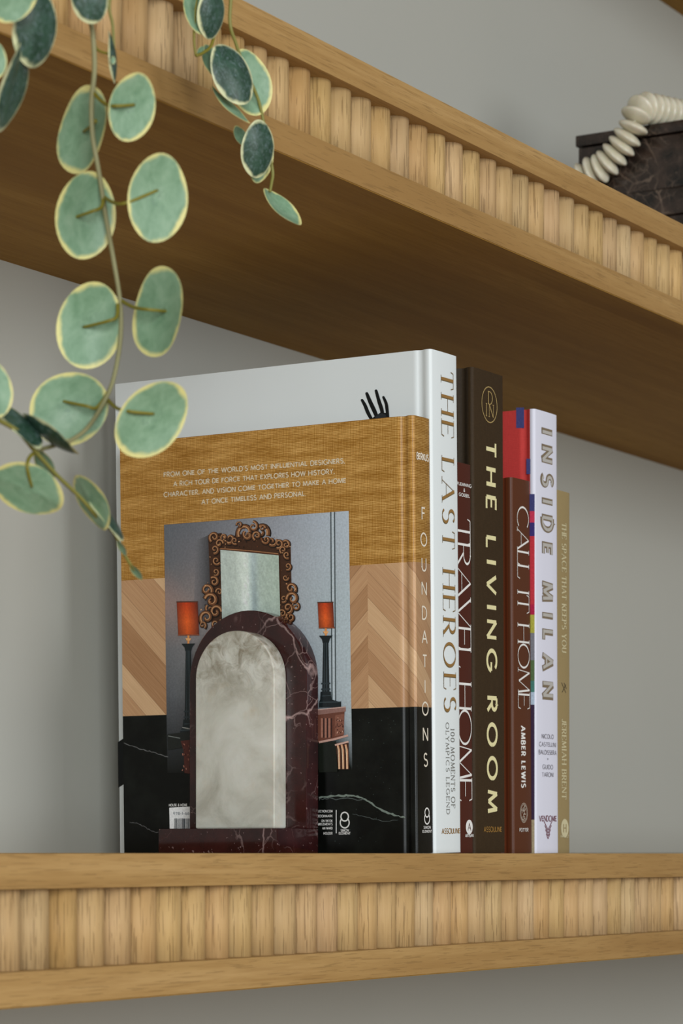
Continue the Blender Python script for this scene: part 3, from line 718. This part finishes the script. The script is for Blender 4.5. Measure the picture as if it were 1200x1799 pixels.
color_print(FO, 'cover_photograph', it, off0=0.0002, spread=0.0009)

# ------------------------------------------------------------------ stone bookend
def marble(name, base, dark, vein_c, scale, vw, rough=0.14, patch=None, seed=0.0):
    t = NT(name, rough); v = t.coords('Object', (1, 1, 1), (seed, seed*.7, seed*.3))
    warp = t.n('ShaderNodeTexNoise'); t.l(v, warp.inputs['Vector']); warp.inputs['Scale'].default_value = 28; warp.inputs['Detail'].default_value = 5
    ad = t.n('ShaderNodeVectorMath', operation='MULTIPLY_ADD'); t.l(warp.outputs['Color'], ad.inputs[0]); ad.inputs[1].default_value = (.030,)*3; t.l(v, ad.inputs[2])
    def veins(sc, wd, br):
        vo = t.n('ShaderNodeTexVoronoi', feature='DISTANCE_TO_EDGE'); t.l(ad.outputs[0], vo.inputs['Vector']); vo.inputs['Scale'].default_value = sc
        return t.math('MULTIPLY', t.math('SUBTRACT', 1.0, t.math('DIVIDE', vo.outputs[0], wd), clamp=True), br)
    gate = t.math('MULTIPLY', t.math('SUBTRACT', t.noise(v, 22, 3), 0.46, clamp=True), 5.0, clamp=True)
    m = t.math('MULTIPLY', t.math('ADD', veins(scale, vw, 0.95), veins(scale*2.7, vw*1.1, 0.55), clamp=True), gate)
    c = t.ramp(t.noise(v, 60, 5, .6), [(.3, dark), (.7, base)])
    speck = t.math('MULTIPLY', t.math('GREATER_THAN', t.noise(v, 420, 2), .70), .35)
    c = t.mix(speck, c, vein_c); c = t.mix(m, c, vein_c); t.color(c); return t.m
M['rosso'] = marble('red_marble', lin((60, 23, 23)), lin((36, 13, 14)), lin((186, 156, 152)), 20, .020, seed=1.31)
def onyx_mat():
    t = NT('white_onyx', 0.22, Subsurface_Weight=0.12, Subsurface_Scale=0.01)
    v = t.coords('Object'); sp = t.n('ShaderNodeSeparateXYZ'); t.l(v, sp.inputs[0])
    cl = t.noise(v, 26, 6, .62, .6); fi = t.noise(v, 95, 5, .65, 1.0)
    c = t.ramp(cl, [(.28, lin((172, 168, 154))), (.5, lin((206, 204, 192))), (.72, lin((222, 221, 212)))])
    top = t.math('MULTIPLY', t.math('SUBTRACT', sp.outputs[2], .094), 30.0, clamp=True)           # smoky cap of the stone
    k = t.math('MULTIPLY', top, t.math('MULTIPLY', t.math('SUBTRACT', fi, .40, clamp=True), 3.4, clamp=True))
    c = t.mix(k, c, lin((138, 128, 108)))
    sp2 = t.math('MULTIPLY', t.math('SUBTRACT', t.noise(v, 60, 4, .6), .60, clamp=True), 3.0, clamp=True)
    c = t.mix(t.math('MULTIPLY', sp2, .6), c, lin((196, 172, 138)))
    t.color(c); return t.m
M['onyx'] = onyx_mat()
def arch(name, yc, hw, z0, ztop, x0, x1, mat, parent, bev):
    n = 28; out = [(yc-hw, z0)]; zs = ztop-hw
    out += [(yc - hw*math.cos(PI*k/n), zs + hw*math.sin(PI*k/n)) for k in range(n+1)] + [(yc+hw, z0)]
    m = len(out); V = [(x0, y, z) for y, z in out] + [(x1, y, z) for y, z in out]
    Fc = [tuple(range(m)), tuple(range(2*m-1, m-1, -1))] + [(i, m+i, m+(i+1) % m, (i+1) % m) for i in range(m)]
    o = mesh_obj(name, V, Fc, mat, parent); bm = bmesh.new(); bm.from_mesh(o.data); bmesh.ops.recalc_face_normals(bm, faces=bm.faces[:])
    ed = [e for e in bm.edges if len(e.link_faces) == 2 and e.calc_face_angle(0) > 1.0]
    bmesh.ops.bevel(bm, geom=ed, offset=bev, segments=3, profile=.6, affect='EDGES')
    for f in bm.faces: f.smooth = True
    bm.to_mesh(o.data); bm.free(); o.data.set_sharp_from_angle(angle=math.radians(32)); return o
BYC = (0.9066 + 0.9995)/2; BX = 1.4845
be = empty('bookend', (BX, BYC, Z1), 'arched stone bookend with pale onyx face on dark red veined marble plinth', 'bookend')
arch('marble_arch', 0, 0.0465, 0.0160, 0.1615, -0.0150, 0, M['rosso'], be, .0012)
arch('onyx_arch', 0.0003, 0.0312, 0.0162, 0.1470, -0.0300, -0.0150, M['onyx'], be, .0016)
box('plinth', (-0.0515, -0.0465, 0), (0, 0.0465, 0.0163), M['rosso'], be, .0012)

# ------------------------------------------------------------------ marble boxes and bead strand on the upper shelf
M['emperador'] = marble('dark_brown_marble', lin((70, 55, 47)), lin((14, 13, 12)), lin((120, 102, 88)), 34, .045, .2, seed=.47)
MX = 2.129
lo = empty('marble_box', (MX, 0.95, Z2), 'lower dark brown marble box, the taller of the stacked pair', 'box')
box('body', (0.0, -0.085, 0), (0.16, 0.080, 0.078), M['emperador'], lo, .0012); box('lid', (0.0, -0.085, 0.0790), (0.16, 0.080, 0.1025), M['emperador'], lo, .0012)
up = empty('marble_box', (MX, 0.95, Z2+0.1030), 'upper dark brown marble box with thin lid and beads draped over it', 'box')
box('body', (0.002, -0.085, 0), (0.158, 0.079, 0.0468), M['emperador'], up, .0012); box('lid', (0.0, -0.087, 0.0480), (0.16, 0.081, 0.0580), M['emperador'], up, .0012)
M['bead'] = NT('cream_stone', .25, Subsurface_Weight=.15, Subsurface_Scale=.008)
M['bead'].color(M['bead'].ramp(M['bead'].noise(M['bead'].coords('Object'), 70, 4), [(.3, lin((206, 198, 172))), (.7, lin((226, 220, 200)))])); M['bead'] = M['bead'].m
pr = [(.0015, -.0050)] + [(.0125*math.sin(max(.12, math.pi*(k/12)))**.55 if False else .0132*(1-abs(1-k/6)**1.9)**.62 + .0006, -.0050+.0100*k/12) for k in range(1, 12)] + [(.0015, .0050)]
bv, bf = lathe_vf([(0.0, -.0050)] + pr + [(0.0, .0050)], 28)
beadme = bpy.data.meshes.new('bead'); beadme.from_pydata(bv, [], bf); beadme.materials.append(M['bead']); beadme.polygons.foreach_set('use_smooth', [True]*len(beadme.polygons))
zz_ = lambda x, y: (980 + x/5.4545, 130 + y/5.4545)
bpath = []; BR_ = .0146; ZT = Z2 + .161
for x, y in ((250,985),(322,935),(405,905),(475,850),(545,772),(612,690),(664,606),(722,512)): bpath.append(at_X(*zz_(x, y), MX - BR_))
y_ = bpath[-1].y
for a_ in (158, 128, 98): y_ -= .0022; bpath.append(Vector((MX + BR_*math.cos(math.radians(a_)), y_, ZT + BR_*math.sin(math.radians(a_)))))
for k in range(1, 8): y_ -= .0030; bpath.append(Vector((MX + .0068*k, y_, ZT + BR_)))
bs = empty('bead_strand', bpath[0], 'strand of flat cream stone beads draped over the upper marble box', 'beads')
for i, p in enumerate(bpath):
    d = (bpath[min(i+1, len(bpath)-1)] - bpath[max(i-1, 0)]).normalized()
    o = bpy.data.objects.new('bead', beadme); COL.objects.link(o); o.parent = bs
    o.location = p - bpath[0]; o.rotation_mode = 'QUATERNION'; o.rotation_quaternion = d.to_track_quat('Z', 'Y')
V, Fc = tube_vf([p - bpath[0] for p in bpath], .0012, 6); mesh_obj('cord', V, Fc, M['bead'], bs)

# ------------------------------------------------------------------ trailing plant
def leaf_material(under):
    t = NT('leaf_underside' if under else 'leaf_topside', 0.5 if under else 0.4)
    tc = t.n('ShaderNodeTexCoord'); ln = t.n('ShaderNodeVectorMath', operation='LENGTH'); t.l(tc.outputs['UV'], ln.inputs[0])
    inf = t.n('ShaderNodeObjectInfo'); w = t.math('MULTIPLY', inf.outputs['Random'], 50.0); uv = tc.outputs['UV']
    r = t.math('ADD', ln.outputs['Value'], t.math('MULTIPLY', t.math('SUBTRACT', t.noise(uv, 1.6, 3, .5, 0, w), .5), .42))
    bl = t.noise(uv, 2.2, 5, .65, .5, w)
    if under:
        c = t.ramp(bl, [(.3, lin((104, 140, 108))), (.55, lin((130, 162, 132))), (.8, lin((152, 178, 150)))])
        dk = t.math('MULTIPLY', t.math('SUBTRACT', .42, ln.outputs['Value'], clamp=True), t.math('MULTIPLY', t.math('SUBTRACT', t.noise(uv, 9, 4, .7, 0, w), .5, clamp=True), 9.0))
        c = t.mix(t.math('MINIMUM', dk, .8), c, lin((52, 84, 74))); rim = lin((222, 214, 142))
    else:
        ve = t.noise(uv, 5.0, 4, .7, 1.5, w)
        c = t.ramp(bl, [(.35, lin((26, 54, 36))), (.6, lin((52, 82, 66)))]); c = t.mix(t.math('MULTIPLY', t.math('SUBTRACT', ve, .5, clamp=True), 3.2, clamp=True), c, lin((118, 136, 140))); rim = lin((214, 216, 170))
    c = t.mix(t.ramp(r, [(.87, (0, 0, 0)), (.97, (1, 1, 1))]), c, rim)
    t.color(c); t.b.inputs['Transmission Weight'].default_value = 0.0
    return t.m
M['leaf_under'] = leaf_material(True); M['leaf_top'] = leaf_material(False)
M['stem'] = plain('stem_green', (132, 128, 62), .55); M['petiole'] = plain('petiole_olive', (124, 116, 34), .5)
M['stem_old'] = plain('stem_grey', (140, 136, 96), .6)
def leaf_mesh(cup, fold, top_toward):
    nr, ns = 9, 36; V = []; Fc = []; uv = []; mi = []
    for side in (0, 1):
        V.append((0, 0, 0)); uv.append((0, 0))
        for j in range(1, nr+1):
            r = j/nr
            for k in range(ns):
                a = 2*PI*k/ns; e = 1 - .05*math.sin(a)
                x = r*math.cos(a)*e; y = r*math.sin(a)
                z = -cup*(r**2) + fold*abs(x) + .035*math.sin(3*a+1)*r**3
                th = .030*(1-r**6)
                V.append((x, y, z + (th if side else -th))); uv.append((x, y))
    N = 1 + nr*ns
    for side in (0, 1):
        o = side*N
        for k in range(ns):
            f = (o, o+1+k, o+1+(k+1) % ns); Fc.append(f if side else f[::-1]); mi.append(side)
        for j in range(nr-1):
            for k in range(ns):
                a = o+1+j*ns+k; b = o+1+j*ns+(k+1) % ns; f = (a, a+ns, b+ns, b); Fc.append(f if side else f[::-1]); mi.append(side)
    me = bpy.data.meshes.new('leaf'); me.from_pydata(V, [], Fc)
    me.materials.append(M['leaf_under']); me.materials.append(M['leaf_top'])
    me.polygons.foreach_set('material_index', mi); me.polygons.foreach_set('use_smooth', [True]*len(Fc))
    lay = me.uv_layers.new(name='UVMap')
    for l in me.loops: lay.data[l.index].uv = uv[l.vertex_index]
    return me
LM = [leaf_mesh(.16, 0, 0), leaf_mesh(.08, .10, 0), leaf_mesh(.24, .0, 0)]
PLX, PLY = 0.90, 0.96
pl = empty('trailing_plant', (PLX, PLY, Z2), 'trailing plant with round variegated green leaves hanging over the upper shelf', 'plant')
PO = Vector((PLX, PLY, Z2))
def leaf(px, py, a, b, ang, under=True, Y=.74, sgn=1, kind=0, asp=.76, pet=None, pr_=.0008):
    """a, b: half length and half width in photo pixels; ang: lean of the long axis from vertical, to the right"""
    sx_, sy_ = pet[0] if pet else (px, py)
    t = (at_Y(sx_, sy_, Y)-CAM).dot(FW) + ((.006 if px < sx_ else .003) if pet else 0.0)   # as deep as the stem that carries it
    c = CAM + ray(px, py)*t; s = t/F_PX; view = (c-CAM).normalized()
    R_ = view.cross(UP).normalized(); U_ = R_.cross(view).normalized()
    lg = (U_*math.cos(math.radians(ang)) + R_*math.sin(math.radians(ang))).normalized()
    bt = max(b, asp*a); th = math.acos(min(1, b/bt))*sgn
    nrm = view if under else -view                      # topside normal
    wd = lg.cross(nrm).normalized()
    rot = Matrix.Rotation(th, 3, lg); nrm = rot @ nrm; wd = rot @ wd
    A, B = a*s, bt*s
    mw = Matrix(((wd.x*B, lg.x*A, nrm.x*A, c.x), (wd.y*B, lg.y*A, nrm.y*A, c.y), (wd.z*B, lg.z*A, nrm.z*A, c.z), (0, 0, 0, 1)))
    o = bpy.data.objects.new('leaf', LM[kind]); COL.objects.link(o); o.parent = pl
    o.matrix_local = Matrix.Translation(-PO) @ mw
    if pet:
        pts = []
        ts = (at_Y(sx_, sy_, .745)-CAM).dot(FW)
        for i, q in enumerate(pet):
            f = i/(len(pet)-1); td = ts + (t - .0090 - ts)*min(1.0, f*1.6) if f < 1 else t - .0006
            pts.append(CAM + ray(*q)*td)
        V, Fc = tube_vf(smooth_path(pts, 5), lambda f: pr_*(1.25 - .35*f), 7)
        p = mesh_obj('petiole', [mw.inverted() @ v for v in V], Fc, M['petiole'], o, True)
    return o
# vine in front of the books
leaf(228,187,60,40,14,True,.738,1,0,pet=[(164,163),(185,183),(205,186),(236,184)])
leaf(153,230,77,40,14,True,.752,-1,0,pet=[(168,212),(160,222),(147,231)])
leaf(143,377,76,52,8,True,.744,1,2,pet=[(182,345),(178,364),(160,372),(131,382)])
leaf(272,347,77,52,6,True,.736,1,0,pet=[(183,346),(197,355),(220,357),(277,334)])
leaf(155,571,76,57,12,True,.744,1,2,pet=[(207,535),(205,556),(190,564),(145,575)])
leaf(286,549,79,43,9,True,.738,-1,0,pet=[(213,528),(235,540),(262,544),(297,547)])
leaf(122,718,71,62,62,True,.744,1,2,pet=[(190,690),(170,716),(150,713),(108,704)])
leaf(263,733,77,53,42,True,.736,1,0,pet=[(190,703),(205,717),(230,723),(270,727)])
leaf(50,859,66,42,112,True,.742,1,1,pet=[(66,792),(52,803),(48,822),(56,856)])
leaf(36,748,52,17,132,False,.746,-1,1)
leaf(84,770,60,10,126,False,.740,1,0)
leaf(82,815,30,14,150,True,.750,1,0)
leaf(-14,684,50,30,-10,True,.742,1,0)
leaf(162,882,54,22,150,True,.744,1,1)
leaf(192,905,50,8,142,False,.742,-1,0)
leaf(241,1004,17,6,140,True,.742,1,0)
leaf(216,962,16,5,150,True,.741,1,0)
# upper left, glossy sides towards the room
leaf(69,50,68,37,6,False,.730,1,0)
leaf(22,155,80,20,16,False,.742,1,1)
leaf(22,-6,50,36,50,True,.726,1,0)
leaf(-12,106,32,21,0,True,.738,1,0)
leaf(159,-4,44,32,-10,False,.734,1,0)
leaf(203,100,46,4,-6,False,.748,1,0)
leaf(198,106,7,4,0,True,.744,1,0)
# sprig against the fluted edge
leaf(342,16,44,23,-12,True,.772,1,0)
leaf(376,22,46,23,4,False,.764,1,0)
leaf(431,147,58,37,-18,True,.774,1,2)
leaf(412,128,56,32,-28,False,.764,1,0)
leaf(404,186,46,6,-48,True,.772,1,1)
leaf(372,112,34,16,-30,True,.778,1,0)
leaf(458,262,50,28,4,False,.764,1,0)
leaf(452,272,48,22,8,True,.772,1,0)
leaf(421,240,20,10,-30,True,.776,1,0)
leaf(492,368,45,13,-48,True,.766,1,0)
leaf(352,88,9,5,40,True,.772,1,0)
# stems
def stem(name, pxs, Y, tail, r0, r1, mat):
    pts = [v - PO for v in tail] + [at_Y(x, y, Y) - PO for x, y in pxs]
    V, Fc = tube_vf(smooth_path(pts, 6), lambda f: r0 + (r1-r0)*f, 8); return mesh_obj(name, V, Fc, mat, pl, True)
def over(x, Yv, z_out):                          # from the pot, along the shelf top and over its edge
    return [Vector((PLX+.01, PLY, Z2+.115)), Vector((PLX+.03, PLY-.03, Z2+.13)), Vector((PLX+(x-PLX)*.55, .86, Z2+.060)), Vector((x-.012, .795, Z2+.012)), Vector((x-.004, Yv+.014, Z2-.020))]
p0 = at_Y(160, -60, .745)
stem('vine', [(158,-60),(157,20),(163,60),(166,120),(161,180),(163,240),(175,310),(186,380),(200,460),(211,530),(212,590),(202,655),(186,700),(155,750),(120,776),(95,783),(62,792)], .745, over(p0.x, .745, 0), .0014, .0010, M['stem_old'])
stem('vine', [(-120,560),(-70,690),(-20,728),(30,757),(62,793),(100,835),(140,873),(175,912),(200,936),(212,962),(228,990),(246,1015)], .744, over(at_Y(-160, 0, .745).x, .745, 0), .0015, .0007, M['stem'])
stem('vine', [(190,-40),(192,15),(198,45),(200,90),(200,108)], .748, over(at_Y(190,-40,.748).x, .748, 0), .0011, .0007, M['stem'])
stem('vine', [(166,78),(172,88),(184,93),(198,95)], .747, [], .0007, .0006, M['petiole'])
stem('vine', [(344,-40),(342,30),(341,70),(344,98)], .772, over(at_Y(344,-40,.772).x, .772, 0), .0010, .0007, M['petiole'])
stem('vine', [(376,-30),(378,40),(372,78),(358,92),(345,98)], .770, over(at_Y(376,-30,.770).x, .770, 0), .0010, .0008, M['petiole'])
stem('vine', [(402,-30),(404,40),(414,75),(430,120),(452,170),(459,195),(463,215),(470,255),(479,300),(477,322),(474,337)], .768, over(at_Y(402,-30,.768).x, .768, 0), .0011, .0008, M['stem'])
stem('vine', [(388,130),(390,148),(391,160)], .770, [], .0007, .0006, M['petiole'])
# crown of the plant in its pot, past the left end of the view
M['pot'] = plain('pot_glaze', (206, 200, 188), .35); M['soil'] = plain('soil', (52, 40, 30), .95)
V, Fc = lathe_vf([(0, 0), (.042, 0), (.046, .004), (.058, .100), (.060, .106), (.058, .108), (.054, .104), (.050, .090)], 36); mesh_obj('pot', V, Fc, M['pot'], pl, True)
V, Fc = lathe_vf([(0, .092), (.0525, .092)], 30); mesh_obj('soil', V, Fc, M['soil'], pl)
rr = random.Random(13)
for k in range(16):
    a = rr.uniform(0, 2*PI); r = rr.uniform(.01, .055); c = Vector((r*math.cos(a), r*math.sin(a), .112 + rr.uniform(0, .035)))
    n_ = Vector((math.cos(a)*.5, math.sin(a)*.5, 1)).normalized(); lg = n_.cross(Vector((-math.sin(a), math.cos(a), 0))).normalized(); wd = lg.cross(n_)
    s = rr.uniform(.017, .021); B = s*.76
    o = bpy.data.objects.new('leaf', LM[k % 3]); COL.objects.link(o); o.parent = pl
    o.matrix_local = Matrix(((wd.x*B, lg.x*s, n_.x*s, c.x), (wd.y*B, lg.y*s, n_.y*s, c.y), (wd.z*B, lg.z*s, n_.z*s, c.z), (0, 0, 0, 1)))
    V, Fc = tube_vf([(c.x*.3, c.y*.3, .090), (c.x*.7, c.y*.7, .104), c - n_*.001], .0009, 6); mesh_obj('stalk', V, Fc, M['petiole'], pl)
